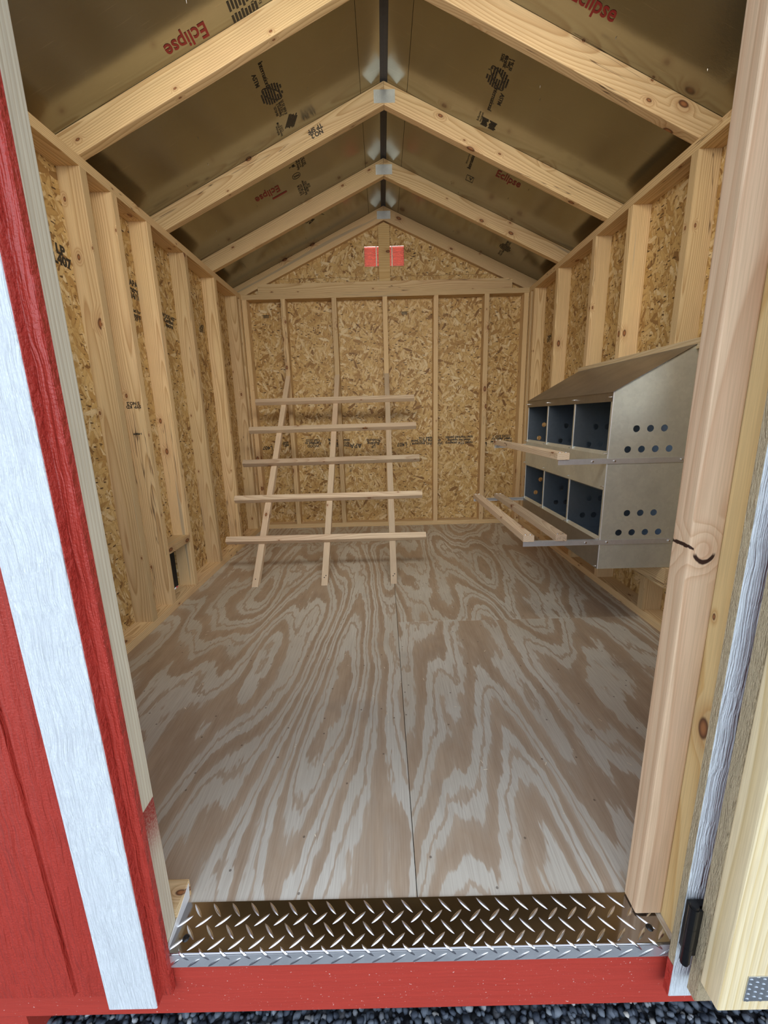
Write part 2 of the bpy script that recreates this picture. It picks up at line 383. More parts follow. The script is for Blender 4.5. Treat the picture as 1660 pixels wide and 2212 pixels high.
def cyl_bm(bm, c, r, h, seg=16, axis='Z', r2=None):
    r2 = r if r2 is None else r2
    m = {'Z': Matrix.Identity(4), 'X': Matrix.Rotation(math.pi / 2, 4, 'Y'), 'Y': Matrix.Rotation(-math.pi / 2, 4, 'X')}[axis]
    bmesh.ops.create_cone(bm, cap_ends=True, segments=seg, radius1=r, radius2=r2, depth=h, matrix=Matrix.Translation(c) @ m)
def holed_me(outer, holes, t):
    """flat sheet in local XY with round holes (x, y, r)"""
    cu = bpy.data.curves.new('sheet', 'CURVE'); cu.dimensions = '2D'; cu.fill_mode = 'BOTH'; cu.extrude = t / 2
    def spl(pts):
        s = cu.splines.new('POLY'); s.points.add(len(pts) - 1)
        for p, q in zip(s.points, pts): p.co = (q[0], q[1], 0, 1)
        s.use_cyclic_u = True
    spl(outer)
    for hx, hy, hr in holes: spl([(hx + hr * math.cos(a * math.tau / 28), hy + hr * math.sin(a * math.tau / 28)) for a in range(28)])
    o = bpy.data.objects.new('tmp', cu); COL.objects.link(o)
    me = bpy.data.meshes.new_from_object(o.evaluated_get(bpy.context.evaluated_depsgraph_get()))
    bpy.data.objects.remove(o); bpy.data.curves.remove(cu); me.name = 'sheet'; return me
def turned_me(prof, axis='Z', seg=12):
    """one closed turned solid from (along, radius) steps"""
    bm = bmesh.new(); rings = []
    for h, r in prof:
        ring = []
        for k in range(seg):
            a = k / seg * math.tau; c, q = r * math.cos(a), r * math.sin(a)
            ring.append(bm.verts.new({'Z': (c, q, h), 'X': (h, c, q), 'Y': (c, h, q)}[axis]))
        rings.append(ring)
    for A, B in zip(rings, rings[1:]):
        for k in range(seg): bm.faces.new((A[k], A[(k + 1) % seg], B[(k + 1) % seg], B[k]))
    bm.faces.new(rings[0]); bm.faces.new(rings[-1][::-1])
    return bm_mesh(bm)
_tc = {}
def text_me(s, size, bold=0.0, shear=0.0, spacing=1.0, mirror=False):
    k = (s, size, bold, shear, spacing)
    cu = bpy.data.curves.new('txt', 'FONT'); cu.body = s; cu.size = size; cu.offset = bold; cu.shear = shear
    cu.space_character = spacing; cu.resolution_u = 3; cu.align_x = 'CENTER'; cu.align_y = 'CENTER'; cu.space_line = 0.8
    o = bpy.data.objects.new('tmp', cu); COL.objects.link(o)
    me = bpy.data.meshes.new_from_object(o.evaluated_get(bpy.context.evaluated_depsgraph_get()))
    bpy.data.objects.remove(o); bpy.data.curves.remove(cu); me.name = 'lettering'; return me

TH = 0.4253; CT = math.cos(TH); ST = math.sin(TH); TT = 0.4532   # roof pitch
W = 1.144; D = 3.5692; WT = 0.0889; BT = 0.0381; H = 1.881; HP = H + BT
OX = W + WT                      # inner face of the sheathing
YB = D + WT                      # inner face of the back sheathing
RIDGE = 2.5351
YF = 0.566                       # outer face of the front framing
YFI = YF + WT

# ------------------------------------------------------------------ ground and gravel
g = bpy.data.meshes.new('ground')
g.from_pydata([(-60, -60, 0), (60, -60, 0), (60, 60, 0), (-60, 60, 0)], [], [(0, 1, 2, 3)])
t = NT('gravel_bed'); Pn = t.coord(); v = t.vor(Pn, 62.0); vc = t.sep(v.outputs['Color'])[0]
gc = t.mix(t.sstep(v.outputs['Distance'], 0.25, 0.6), t.ramp(vc, [(0, (0.05, 0.055, 0.06)), (0.7, (0.13, 0.145, 0.16)), (1, (0.36, 0.37, 0.37))]), (0.012, 0.013, 0.016))
t.bump(t.math('SUBTRACT', 1.0, v.outputs['Distance']), 1.0, 0.01); t.fin(gc, 0.75)
go = link('ground', g, t.m, None, Matrix.Translation((0, 0, -0.262))); go['kind'] = 'structure'

def gravel():
    rng = np.random.RandomState(4)
    ico = bmesh.new(); bmesh.ops.create_icosphere(ico, subdivisions=1, radius=1.0)
    bv = np.array([v.co[:] for v in ico.verts]); bf = np.array([[v.index for v in f.verts] for f in ico.faces]); ico.free()
    pts = []
    for x in np.arange(-1.5, 1.7, 0.0112):
        for y in np.arange(0.42, 0.9, 0.0112): pts.append((x, y, 1.0))
    for x in np.arange(-1.9, 1.9, 0.024):
        for y in np.arange(-0.8, 0.42, 0.022): pts.append((x, y, 1.7))
    pts = np.array(pts); n = len(pts)
    pts[:, :2] += rng.uniform(-.006, .006, (n, 2)) * pts[:, 2:3]
    sz = rng.uniform(0.0045, 0.0098, n) * pts[:, 2]
    sc = np.stack([sz * rng.uniform(.7, 1.25, n), sz * rng.uniform(.7, 1.25, n), sz * rng.uniform(.5, .9, n)], 1)
    V = bv[None] * (1 + rng.uniform(-.22, .22, (n, len(bv), 1))) * sc[:, None, :]
    a = rng.uniform(0, 6.28, n); b = rng.uniform(-.7, .7, n)
    ca, sa, cb, sb = np.cos(a)[:, None], np.sin(a)[:, None], np.cos(b)[:, None], np.sin(b)[:, None]
    y1 = V[..., 1] * cb - V[..., 2] * sb; z1 = V[..., 1] * sb + V[..., 2] * cb
    x2 = V[..., 0] * ca - y1 * sa; y2 = V[..., 0] * sa + y1 * ca
    Vw = np.stack([x2 + pts[:, 0:1], y2 + pts[:, 1:2], z1 + rng.uniform(-.006, .006, n)[:, None]], -1)
    F = bf[None] + (np.arange(n) * len(bv))[:, None, None]
    me = bpy.data.meshes.new('gravel'); me.from_pydata([], [], [])
    V2 = Vw.reshape(-1, 3); F2 = F.reshape(-1, 3)
    me.vertices.add(len(V2)); me.vertices.foreach_set('co', V2.ravel().astype(np.float32))
    me.loops.add(F2.size); me.loops.foreach_set('vertex_index', F2.ravel().astype(np.int32))
    me.polygons.add(len(F2)); me.polygons.foreach_set('loop_start', np.arange(0, F2.size, 3, dtype=np.int32))
    me.polygons.foreach_set('loop_total', np.full(len(F2), 3, dtype=np.int32))
    me.update(calc_edges=True); me.validate()
    at = me.attributes.new('tone', 'FLOAT', 'POINT'); at.data.foreach_set('value', np.repeat(rng.uniform(0, 1, n), len(bv)).astype(np.float32))
    t = NT('gravel_stone'); an = t.new('ShaderNodeAttribute'); an.attribute_name = 'tone'
    c = t.ramp(an.outputs['Fac'], [(0, (0.025, 0.034, 0.05)), (0.55, (0.07, 0.088, 0.11)), (0.85, (0.15, 0.175, 0.20)), (0.97, (0.40, 0.41, 0.40)), (1, (0.5, 0.48, 0.42))])
    t.bump(t.noise(t.coord(), 500.0, 3.0), 0.4, 0.001); t.fin(c, 0.65)
    o = link('gravel', me, t.m, None, Matrix.Translation((0, 0, -0.253)))
    o['kind'] = 'stuff'; o['label'] = 'dark grey crushed stone gravel along the foot of the red board'; o['category'] = 'gravel'
gravel()

# ------------------------------------------------------------------ floor
floor = structure('floor')
YS0 = 0.560
def sheet(name, x0, y0, x1, y1, dx):
    me = box_me((x1 - x0, y1 - y0, 0.018), 0.0008, (0, 0, -0.018), 1)
    return link(name, me, M['ply'], floor, Matrix.Translation((x0, y0, 0)))
sheet('plywood_sheet', -1.235, YS0, -0.0008 - 0.0, 3.030, 0)
sheet('plywood_sheet', -1.235, 3.0312, -0.0008, YB, 1)
sheet('plywood_sheet', 0.0008, YS0, 1.235, 1.786, 2)
sheet('plywood_sheet', 0.0008, 1.7872, 1.235, YB, 3)
for y in np.arange(0.62, 3.7, 0.4064):
    boxo('joist', floor, (-1.2, y - .019, -0.157), (1.2, y + .019, -0.0185), M['stud'])
for x in (-0.62, 0.62, ):
    pass
# skids under the frame, running back, and the red end block seen at the lower left
for x in (-0.815, 0.815):
    boxo('skid', floor, (x - 0.05, 0.5625, -0.262), (x + 0.05, YB, -0.1575), M['redboard'], 0.003)

# ------------------------------------------------------------------ side walls
def stamp(parent, s, size, mw, mat='ink', bold=0.0, shear=0.0):
    return link('lettering', text_me(s, size, bold, shear), M[mat], parent, mw)

def side_wall(name, sgn, studs):
    wl = structure(name)
    x = sgn * W; xo = sgn * OX; xa, xb = sorted((x, xo))
    boxo('bottom_plate', wl, (xa, YFI, 0.0), (xb, YB, BT), M['stud'], 0.0025)
    boxo('top_plate', wl, (xa, YF, H), (xb, YB, HP), M['stud'], 0.0025)
    for s in studs:
        boxo('stud', wl, (xa, s, BT), (xb, s + BT, H), M['stud'], 0.0025)
    return wl
LS = [0.95, 1.36, 1.775, 1.958, 2.219, 2.597, 3.025, 3.4475, 3.528]
RS = [0.95, 1.36, 1.774, 2.183, 2.523, 3.016, 3.444, 3.528]
wall_left = side_wall('wall_left', -1, LS)
wall_right = side_wall('wall_right', 1, RS)
# front end studs of each side wall sit against the front framing
for sgn, wl in ((-1, wall_left), (1, wall_right)):
    xa, xb = sorted((sgn * W, sgn * OX)); boxo('stud', wl, (xa, YFI, BT), (xb, YFI + BT, H), M['stud'], 0.0025)

def osb_panel(parent, o, x, y, w, h, t=0.011, name='sheathing'):
    """panel spanned by x (w long) and y (h long) from corner o, thickness away from the room"""
    me = box_me((w, h, t), 0.0, (0, 0, 0)); return link(name, me, M['osb'], parent, frame(o, x, y))
# left wall, seen face looks to +x : local z must point to -x  (x=+y world, y=+z world -> z = +x) so use x=-y
def left_panel(y0, y1, z0, z1): return osb_panel(wall_left, (-OX, y1, z0), (0, -1, 0), (0, 0, 1), y1 - y0, z1 - z0)
def right_panel(y0, y1, z0, z1): return osb_panel(wall_right, (OX, y0, z0), (0, 1, 0), (0, 0, 1), y1 - y0, z1 - z0)
PT = 1.99
WY0, WY1, WZ0, WZ1 = 0.99, 1.355, 0.95, 1.55          # a window added each side, out of view, to let light in
for f in (left_panel, right_panel):
    f(YF, WY0, -0.02, PT); f(WY0, WY1, -0.02, WZ0); f(WY0, WY1, WZ1, PT)
left_panel(WY1, 1.996, -0.02, PT); left_panel(1.996, 2.219, 0.297, PT); left_panel(2.219, 2.43, -0.02, PT); left_panel(2.4315, YB, -0.02, PT)
right_panel(WY1, 2.02, -0.02, PT); right_panel(2.0215, YB, -0.02, PT)
for sgn, wl in ((-1, wall_left), (1, wall_right)):
    xa, xb = sorted((sgn * (OX + 0.012), sgn * (OX + 0.024)))
    for y0, y1, z0, z1 in ((0.55, WY0, -0.08, PT), (WY0, WY1, -0.08, WZ0), (WY0, WY1, WZ1, PT), (WY1, 1.996 if sgn < 0 else 2.4, -0.08, PT), (2.219 if sgn < 0 else 2.4, 3.69, -0.08, PT)):
        boxo('siding', wl, (xa, y0, z0), (xb, y1, z1), M['redsiding'], along=2)
    if sgn < 0: boxo('siding', wl, (xa, 1.996, 0.297), (xb, 2.219, PT), M['redsiding'], along=2)
    xa, xb = sorted((sgn * W, sgn * OX))
    boxo('blocking', wl, (xa, 0.9885, WZ0 - BT), (xb, 1.3595, WZ0), M['stud'], 0.002)
    boxo('blocking', wl, (xa, 0.9885, WZ1), (xb, 1.3595, WZ1 + BT), M['stud'], 0.002)
# added windows, out of view near the front corners, to brighten the inside
tg = NT('window_glass'); tg.b.inputs['Transmission Weight'].default_value = 1.0; tg.fin((1, 1, 1), 0.0); tg.b.inputs['IOR'].default_value = 1.01
for i, sgn in ((1, -1), (2, 1)):
    wn_ = structure('window_%d' % i); xx = sgn * (OX + 0.012)
    for a, b in (((WY0, WZ0), (WY0 + 0.03, WZ1)), ((WY1 - 0.03, WZ0), (WY1, WZ1)), ((WY0 + .03, WZ0), (WY1 - .03, WZ0 + 0.03)), ((WY0 + .03, WZ1 - 0.03), (WY1 - .03, WZ1))):
        boxo('window_frame', wn_, (xx - 0.011, a[0], a[1]), (xx + 0.011, b[0], b[1]), M['white'])
    boxo('pane', wn_, (xx - 0.0015, WY0 + .03, WZ0 + .03), (xx + 0.0015, WY1 - .03, WZ1 - .03), tg.m)

# pop hole at the foot of the left wall
boxo('header_block', wall_left, (-OX, 1.9965, 0.297), (-W + 0.003, 2.2185, 0.297 + BT), M['stud'], 0.002)
hp = boxo('pop_hatch', None, (-OX - 0.018, 1.997, 0.039), (-OX - 0.008, 2.218, 0.2965), M['hatch'])  # flat black panel set into the opening
tag(hp, 'black hatch panel closing the small pop hole low in the left wall', 'hatch')
# support cleat below the nest boxes
boxo('cleat', wall_right, (W - BT, 1.600, 0.222), (W, 2.55, 0.306), M['stud'], 0.002)

# ------------------------------------------------------------------ back wall
wall_back = structure('wall_back')
boxo('bottom_plate', wall_back, (-W, D, 0), (W, YB, BT), M['stud'], 0.0025)
boxo('top_plate', wall_back, (-W, D, H), (W, YB, HP), M['stud'], 0.0025)
X0 = -0.83525
for k in range(5):
    x = X0 + k * 0.4064; boxo('stud', wall_back, (x, D, BT), (x + BT, YB, H), M['stud'], 0.0025)
boxo('stud', wall_back, (-W, D, BT), (-W + BT, YB, H), M['stud'], 0.0025)
boxo('stud', wall_back, (W - BT, D, BT), (W, YB, H), M['stud'], 0.0025)
def back_panel(x0, x1, z0, z1): return osb_panel(wall_back, (x0, YB, z0), (1, 0, 0), (0, 0, -1) if False else (0, 0, 1), x1 - x0, z1 - z0)
bp = []
def back_osb(x0, x1, z0, z1):
    me = box_me((x1 - x0, z1 - z0, 0.011)); o = link('sheathing', me, M['osb'], wall_back, frame((x0, YB + 0.0115, z0), (1, 0, 0), (0, 0, 1))); bp.append(o); return o
for a, b in ((-OX, -0.0008), (0.0008, OX)): back_osb(a, b, -0.02, 2.05)
boxo('siding', wall_back, (-OX, YB + 0.0125, -0.08), (OX, YB + 0.024, 2.06), M['redsiding'], along=2)
# gable: sheathing with an opening for the louvred vent
VX, VZ0, VZ1 = 0.158, 2.125, 2.272
def gable_piece(pts):
    me = prism_me(pts, 0.011); return link('sheathing', me, M['osb'], wall_back, frame((0, YB + 0.0115, 0), (1, 0, 0), (0, 0, 1)))
zt = lambda x: RIDGE - TT * abs(x) - 0.002
gable_piece([(-1.06, 2.0515), (-VX, 2.0515), (-VX, zt(VX)), (-1.06, zt(1.06))])
gable_piece([(VX, 2.0515), (1.06, 2.0515), (1.06, zt(1.06)), (VX, zt(VX))])
gable_piece([(-VX, 2.0515), (VX, 2.0515), (VX, VZ0), (-VX, VZ0)])
gable_piece([(-VX, VZ1), (VX, VZ1), (VX, zt(VX)), (0, zt(0)), (-VX, zt(VX))])
for s in (-1, 1):
    pts = [(s * VX, 2.06), (s * 1.1, 2.06), (s * 1.1, zt(1.1)), (s * VX, zt(VX))]
    link('siding', prism_me(pts if s > 0 else pts[::-1], 0.011), M['redsiding'], wall_back, frame((0, YB + 0.0245, 0), (1, 0, 0), (0, 0, 1)))
vt = empty('gable_vent', (0, YB + 0.004, VZ0))
tag(vt, 'pinkish red louvred gable vent behind the short king post under the roof peak', 'vent')
tv = NT('vent_slat'); tr = tv.new('ShaderNodeBsdfTranslucent'); tr.inputs[0].default_value = (0.70, 0.42, 0.37, 1)
mx = tv.new('ShaderNodeMixShader'); mx.inputs[0].default_value = 0.6
tv.fin(tv.mix(tv.sstep(tv.noise(tv.coord(), 30.0), 0.3, 0.7), (0.78, 0.36, 0.32), (0.88, 0.52, 0.47)), 0.5)
tv.l.new(tv.b.outputs[0], mx.inputs[1]); tv.l.new(tr.outputs[0], mx.inputs[2]); tv.l.new(mx.outputs[0], tv.n['Material Output'].inputs[0])
nsl = 15
for k in range(nsl):
    z = VZ0 + (k + 0.5) * (VZ1 - VZ0) / nsl
    boxo('slat', vt, (-VX, YB + 0.006, z - 0.0024), (VX, YB + 0.017, z + 0.0024), tv.m)
for x in (-0.062, 0.062):
    boxo('strip', vt, (x - 0.004, YB + 0.001, VZ0), (x + 0.004, YB + 0.005, VZ1), M['steel'])
ts = NT('vent_screen'); ts2 = ts.new('ShaderNodeBsdfTranslucent'); ts2.inputs[0].default_value = (0.58, 0.26, 0.21, 1); ts.l.new(ts2.outputs[0], ts.n['Material Output'].inputs[0])
link('screen', box_me((2 * VX, VZ1 - VZ0, 0.002)), ts.m, vt, frame((-VX, YB + 0.022, VZ0), (1, 0, 0), (0, 0, 1)))

# ------------------------------------------------------------------ roof
ceiling = structure('ceiling')
RT = 0.0889 / CT                       # plumb depth of a rafter
def rafter(y, sgn, tail=1.33, parent=ceiling):
    # polygon in the XZ plane, local X along the slope
    zt_ = lambda x: RIDGE - TT * x
    pts = [(0.0, RIDGE), (0.0, RIDGE - RT), (W, HP), (OX, HP), (OX, zt_(OX) - RT * 0.6), (tail, zt_(tail) - RT * 0.55), (tail, zt_(tail))]
    loc = [((px) * CT - (pz - RIDGE) * ST, px * ST + (pz - RIDGE) * CT) for px, pz in pts]
    bm = bmesh.new()
    lo = [bm.verts.new((a, b, -BT / 2)) for a, b in loc]; hi = [bm.verts.new((a, b, BT / 2)) for a, b in loc]
    bm.faces.new(lo[::-1]); bm.faces.new(hi); n = len(loc)
    for i in range(n): bm.faces.new((lo[i], lo[(i + 1) % n], hi[(i + 1) % n], hi[i]))
    ed = [e for e in bm.edges if abs(e.verts[0].co.z - e.verts[1].co.z) < 1e-6 and abs(e.verts[0].co.x - e.verts[1].co.x) > 0.3]
    bmesh.ops.bevel(bm, geom=ed, offset=0.0025, segments=2, profile=0.6, affect='EDGES')
    me = bm_mesh(bm)
    xd = Vector((sgn * CT, 0, -ST)); yd = Vector((sgn * ST, 0, CT))
    mw = frame((sgn * 0.0006, y + BT / 2, RIDGE), xd, yd)
    return link('rafter', me, M['stud'], parent, mw)
def nail_plate(parent, c, w, h, xdir, ydir, name='nail_plate', nx=11, ny=8):
    bm = bmesh.new(); box_bm(bm, (-w / 2, -h / 2, 0), (w / 2, h / 2, 0.0011))
    for i in range(nx):
        for j in range(ny):
            x = (i + .5) / nx * w - w / 2; y = (j + .5 + (0.25 if i % 2 else -0.15)) / ny * h - h / 2
            box_bm(bm, (x - w / nx * .16, y - h / ny * .28, 0.0011), (x + w / nx * .16, y + h / ny * .22, 0.0019))
            box_bm(bm, (x - w / nx * .30, y - h / ny * .05, 0.0011), (x - w / nx * .16, y + h / ny * .20, 0.0015))
    return link(name, bm_mesh(bm), M['plate'], parent, frame(c, xdir, ydir))
RY = [YF + 0.012, 1.180, 1.782, 2.412, 3.021, 3.620]
for y in RY[1:]:
    for s in (-1, 1): rafter(y, s)
    nail_plate(ceiling, (0.002, y - 0.0002, 2.4715), 0.104, 0.055, (1, 0, 0), (0, 0, 1))
for s in (-1, 1): rafter(RY[0], s)
# gable truss bottom chord and king post
boxo('tie_beam', wall_back, (-1.02, 3.6199, HP + 0.0005), (1.02, 3.6579, HP + 0.0889), M['stud'], 0.0025)
kp = prism_me([(-0.0445, 0), (0.0445, 0), (0.0445, 0.395), (0.0, 0.4155), (-0.0445, 0.395)], 0.036)
link('king_post', kp, M['yellow'], wall_back, frame((0, 3.6575, 2.0085), (1, 0, 0), (0, 0, 1)))
# foil faced roof sheets: local X down the slope, local Y along the ridge
def roof_sheet(sgn, a, b, y0, y1, name='roof_panel'):
    xd = Vector((sgn * CT, 0, -ST)); n = Vector((sgn * ST, 0, CT))
    o = Vector((0, y0, RIDGE + 0.0006)) + xd * a
    mw = Matrix(((xd.x, 0, n.x, o.x), (xd.y, 1, n.y, o.y), (xd.z, 0, n.z, o.z), (0, 0, 0, 1)))
    me = box_me((b - a, y1 - y0, 0.011)); ob = link(name, me, M['foil'], ceiling, mw); return ob
RP = {}
for s in (-1, 1):
    for y0, y1 in ((0.45, 2.428), (2.4295, 3.74)):
        roof_sheet(s, 0.020, 0.1225, y0, y1)
        RP[(s, y0)] = roof_sheet(s, 0.1245, 1.46, y0, y1)
    xd = Vector((s * CT, 0, -ST)); n = Vector((s * ST, 0, CT))
    o = Vector((0, 0.43, RIDGE + 0.013)) + xd * 0.0
    mw = Matrix(((xd.x, 0, n.x, o.x), (xd.y, 1, n.y, o.y), (xd.z, 0, n.z, o.z), (0, 0, 0, 1)))
    link('shingle_layer', box_me((1.48, 3.33, 0.006)), M['shingle'], ceiling, mw)
# printing on the foil
def print_on(sgn, x, y, me, mat, rot):
    """x: horizontal position across, y: depth; rot: degrees in the sheet seen from below"""
    par = RP[(sgn, 0.45 if y < 2.4295 else 2.4295)]
    nrm = Vector((-sgn * ST, 0, -CT))                  # towards the room
    p = Vector((x, y, RIDGE - TT * abs(x) + 0.0006)) + nrm * 0.0007
    ux = Vector((CT, 0, -ST * sgn))                    # screen right
    uy = Vector((0, -1, 0))                            # screen up (towards the viewer)
    a = math.radians(rot); X = ux * math.cos(a) + uy * math.sin(a); Y = -ux * math.sin(a) + uy * math.cos(a)
    mw = frame(p, X, Y); return link('lettering', me, M[mat], par, mw)
def striped_disc(r, seed=1):
    """round emblem of thick vertical strokes with blocky letters and an orbit ring"""
    rng = random.Random(seed); bm = bmesh.new()
    nb = 9; w = 2 * r / nb
    for i in range(nb):
        x = -r + (i + .5) * w; hh = math.sqrt(max(0, r * r - x * x)); y = -hh
        while y < hh:
            l = rng.uniform(.22, .6) * r; y2 = min(hh, y + l)
            if not (abs(y) < 0.12 * r and rng.random() < .5): box_bm(bm, (x - w * .36, y, 0), (x + w * .36, y2, 0.0003))
            y = y2 + r * 0.06
    for k in range(40):
        a0 = k / 40 * math.tau; a1 = (k + 1.05) / 40 * math.tau
        P_ = [Vector((math.cos(a) * r * 1.12, math.sin(a) * r * 0.42)) for a in (a0, a1)]
        rt = Matrix.Rotation(-0.9, 2); P_ = [rt @ q for q in P_]
        d_ = (P_[1] - P_[0]).normalized(); n_ = Vector((-d_.y, d_.x)) * r * 0.035
        vs = [bm.verts.new((q.x, q.y, 0.0002)) for q in (P_[0] - n_, P_[1] - n_, P_[1] + n_, P_[0] + n_)]; bm.faces.new(vs)
    return bm_mesh(bm)
def stripe_block(w, h, n=9, rows=2, seed=2):
    rng = random.Random(seed); bm = bmesh.new()
    for j in range(rows):
        for i in range(n):
            if rng.random() < .12: continue
            x = -w / 2 + (i + .5) * w / n; y0 = -h / 2 + j * h / rows
            box_bm(bm, (x - w / n * .33, y0 + h / rows * rng.uniform(.02, .2), 0), (x + w / n * .33, y0 + h / rows * rng.uniform(.75, .98), 0.0003))
    return bm_mesh(bm)
def ring_me(r, t_=0.12, n=28):
    bm = bmesh.new()
    a = [(bm.verts.new((math.cos(k / n * math.tau) * r, math.sin(k / n * math.tau) * r, 0)), bm.verts.new((math.cos(k / n * math.tau) * r * (1 - t_), math.sin(k / n * math.tau) * r * (1 - t_), 0))) for k in range(n)]
    for k in range(n): bm.faces.new((a[k][0], a[(k + 1) % n][0], a[(k + 1) % n][1], a[k][1]))
    return bm_mesh(bm)
def ECL(s=0.058, tall=1.0):
    me = text_me('Eclipse', s, 0.0012); me.transform(Matrix.Diagonal((1, tall, 1, 1))); return me
# left slope, upside down
print_on(-1, -0.686, 1.742, ECL(0.060, 1.25), 'inkred', 180)
print_on(-1, -0.478, 1.750, stripe_block(0.115, 0.10, 9, 2, 3), 'ink', 180)
print_on(-1, -0.440, 1.735, text_me('13-42-25\n12:42\nExposure 1', 0.016, 0), 'ink', 90)
print_on(-1, -0.487, 2.135, striped_disc(0.050, 4), 'ink', 180)
print_on(-1, -0.492, 2.035, text_me('International', 0.030, 0.0, 0, 0.9), 'ink', -90)
print_on(-1, -0.530, 2.035, text_me('ASTM', 0.026, 0.0004), 'ink', -90)
print_on(-1, -0.475, 2.235, text_me('10:42:25\nExposure 1\nC 1313 FFR\nR 0.05 25 75', 0.017, 0.0002), 'ink', 90)
print_on(-1, -0.445, 2.335, stripe_block(0.05, 0.09, 7, 1, 6), 'ink', 150)
print_on(-1, -0.505, 2.345, text_me('Reflective\nStandard ASTM\nC1313', 0.015, 0.0001), 'ink', 90)
print_on(-1, -0.680, 2.750, ECL(0.058, 1.5), 'inkred', 180)
bx = print_on(-1, -0.625, 2.818, box_me((0.096, 0.016, 0.0003), 0, (-0.048, -0.008, 0)), 'inkred', 180)
print_on(-1, -0.505, 2.735, ring_me(0.026, 0.13), 'ink', 180)
print_on(-1, -0.505, 2.735, text_me('FOIL', 0.018, 0.0008), 'ink', 180)
print_on(-1, -0.462, 2.640, text_me('Radiant barrier\nA-1 0-26-75\nWarning label\n325 E 25-75', 0.018, 0.0003), 'ink', 90)
print_on(-1, -0.510, 2.640, text_me('T\nJIII', 0.022, 0.0004), 'ink', 90)
print_on(-1, -0.485, 2.880, text_me('E-1A 7-24-36\nE-7 10CCE-F\nFoil radiant barrier\nASTM C1313\nE119', 0.020, 0.0004), 'ink', 90)
print_on(-1, -0.520, 3.27, text_me('R-12\nBUR', 0.034, 0.0012), 'ink', 120)
print_on(-1, -0.455, 3.25, text_me('________', 0.028, 0.001), 'ink', 120)
# right slope, upright
print_on(1, 0.672, 1.662, ECL(0.060, 1.25), 'inkred', 0)
print_on(1, 0.473, 1.995, text_me('2025\n7:03', 0.018, 0.0002), 'ink', 90)
print_on(1, 0.495, 2.005, text_me('2025-29\nType 1\nEE 76-1', 0.017, 0.0003), 'ink', 90)
print_on(1, 0.473, 2.094, striped_disc(0.050, 9), 'ink', 0)
print_on(1, 0.482, 2.205, text_me('International', 0.030, 0.0, 0, 0.9), 'ink', -90)
print_on(1, 0.512, 2.185, text_me('ASTM', 0.026, 0.0004), 'ink', -90)
print_on(1, 0.498, 2.345, stripe_block(0.062, 0.085, 7, 2, 12), 'ink', 90)
print_on(1, 0.455, 2.330, text_me('Reflective\nInsulation', 0.016, 0), 'ink', 90)
print_on(1, 0.482, 2.655, text_me('International', 0.030, 0.0006, 0.2), 'ink', 90)
print_on(1, 0.462, 2.640, text_me('Reflective Insulation', 0.014, 0), 'ink', 90)
print_on(1, 0.507, 2.812, text_me('\u25a1\u2713' if False else 'V', 0.036, 0.001, 0.4), 'ink', 20)
bmq = bmesh.new()
for a_, b_ in (((-.023, -.027), (.023, -.024)), ((-.023, .024), (.023, .027)), ((-.023, -.024), (-.020, .024)), ((.020, -.024), (.023, .024))): box_bm(bmq, (*a_, 0), (*b_, 0.0003))
print_on(1, 0.505, 2.812, bm_mesh(bmq), 'ink', 0)
print_on(1, 0.690, 2.652, ECL(0.056, 1.5), 'inkred', 0)
print_on(1, 0.885, 3.372, striped_disc(0.045, 15), 'ink', 0)
print_on(1, 0.885, 3.300, text_me('ASTM\nC1313', 0.022, 0.0004), 'ink', 90)
print_on(1, 0.880, 3.470, text_me('FUR 75 1\nClass A E84', 0.020, 0.0004), 'ink', 90)

rg = random.Random(11)
for s in (-1, 1):
    bm = bmesh.new()
    for k in range(26):
        x = rg.uniform(0.25, 1.1) * s; y = rg.choice(RY[1:5]) + rg.uniform(-0.30, -0.05) if k % 2 else rg.uniform(1.3, 3.5)
        z = RIDGE - TT * abs(x) - 0.002
        bmesh.ops.create_cone(bm, cap_ends=True, segments=5, radius1=0.0014, radius2=0.0005, depth=0.007, matrix=Matrix.Translation((x, y, z)) @ Matrix.Rotation(rg.uniform(-.5, .5) + math.pi, 4, 'X'))
    o = link('nail_tips', bm_mesh(bm), M['bright'], ceiling); o['kind'] = 'stuff'

# printing on the strand board
def wall_text(par, s, size, p, X, Y, bold=0.0003):
    return link('lettering', text_me(s, size, bold * 1.8 + 0.0005), M['ink'], par, frame(p, X, Y))
yb = YB - 0.0002
FINE = 'rated sheathing span 24/16 exposure 1 conforms to standard'
for x, z, s, sz in ((-1.06, 0.712, 'L407', 0.044), (-0.90, 0.742, 'MILL\n0047', 0.026), (-0.66, 0.742, 'WOOD\nCertified to\nCSA 0325', 0.030), (-0.43, 0.738, 'ENGINEERED\nWOOD PS2-10\nsized for spacing', 0.028), (-0.285, 0.712, 'APA', 0.056), (-0.13, 0.728, 'LP\nBuilding\nProducts', 0.034), (0.12, 0.712, 'L407', 0.044), (0.33, 0.738, 'WARNING exposure 1\nsheathing 24/16 panel\nrated 7/16', 0.030), (0.62, 0.738, 'rated 7/16 category\nsized for spacing\nspan marked panels', 0.030), (0.99, 0.738, 'sheathing panel\nrated sized for\n12345 EXP 1', 0.030), (0.845, 0.700, 'LP', 0.040)):
    par = bp[0] if x < 0 else bp[1]
    wall_text(par, s, sz, (x, yb, z), (-1, 0, 0), (0, 0, -1))
for x in (-0.98, 0.155):
    wall_text(bp[0] if x < 0 else bp[1], '______\n||||||||', 0.022, (x, yb, 1.785), (1, 0, 0), (0, 0, 1))
    for k in range(4): pass
xl = -OX + 0.0002
wall_text(wall_left, 'LP\nL407', 0.046, (xl, 1.722, 1.565), (0, 1, 0), (0, 0, 1), 0.0012)
wall_text(wall_left, 'APA\nrated\n24/16', 0.036, (xl, 2.19, 1.575), (0, 1, 0), (0, 0, 1), 0.0008)
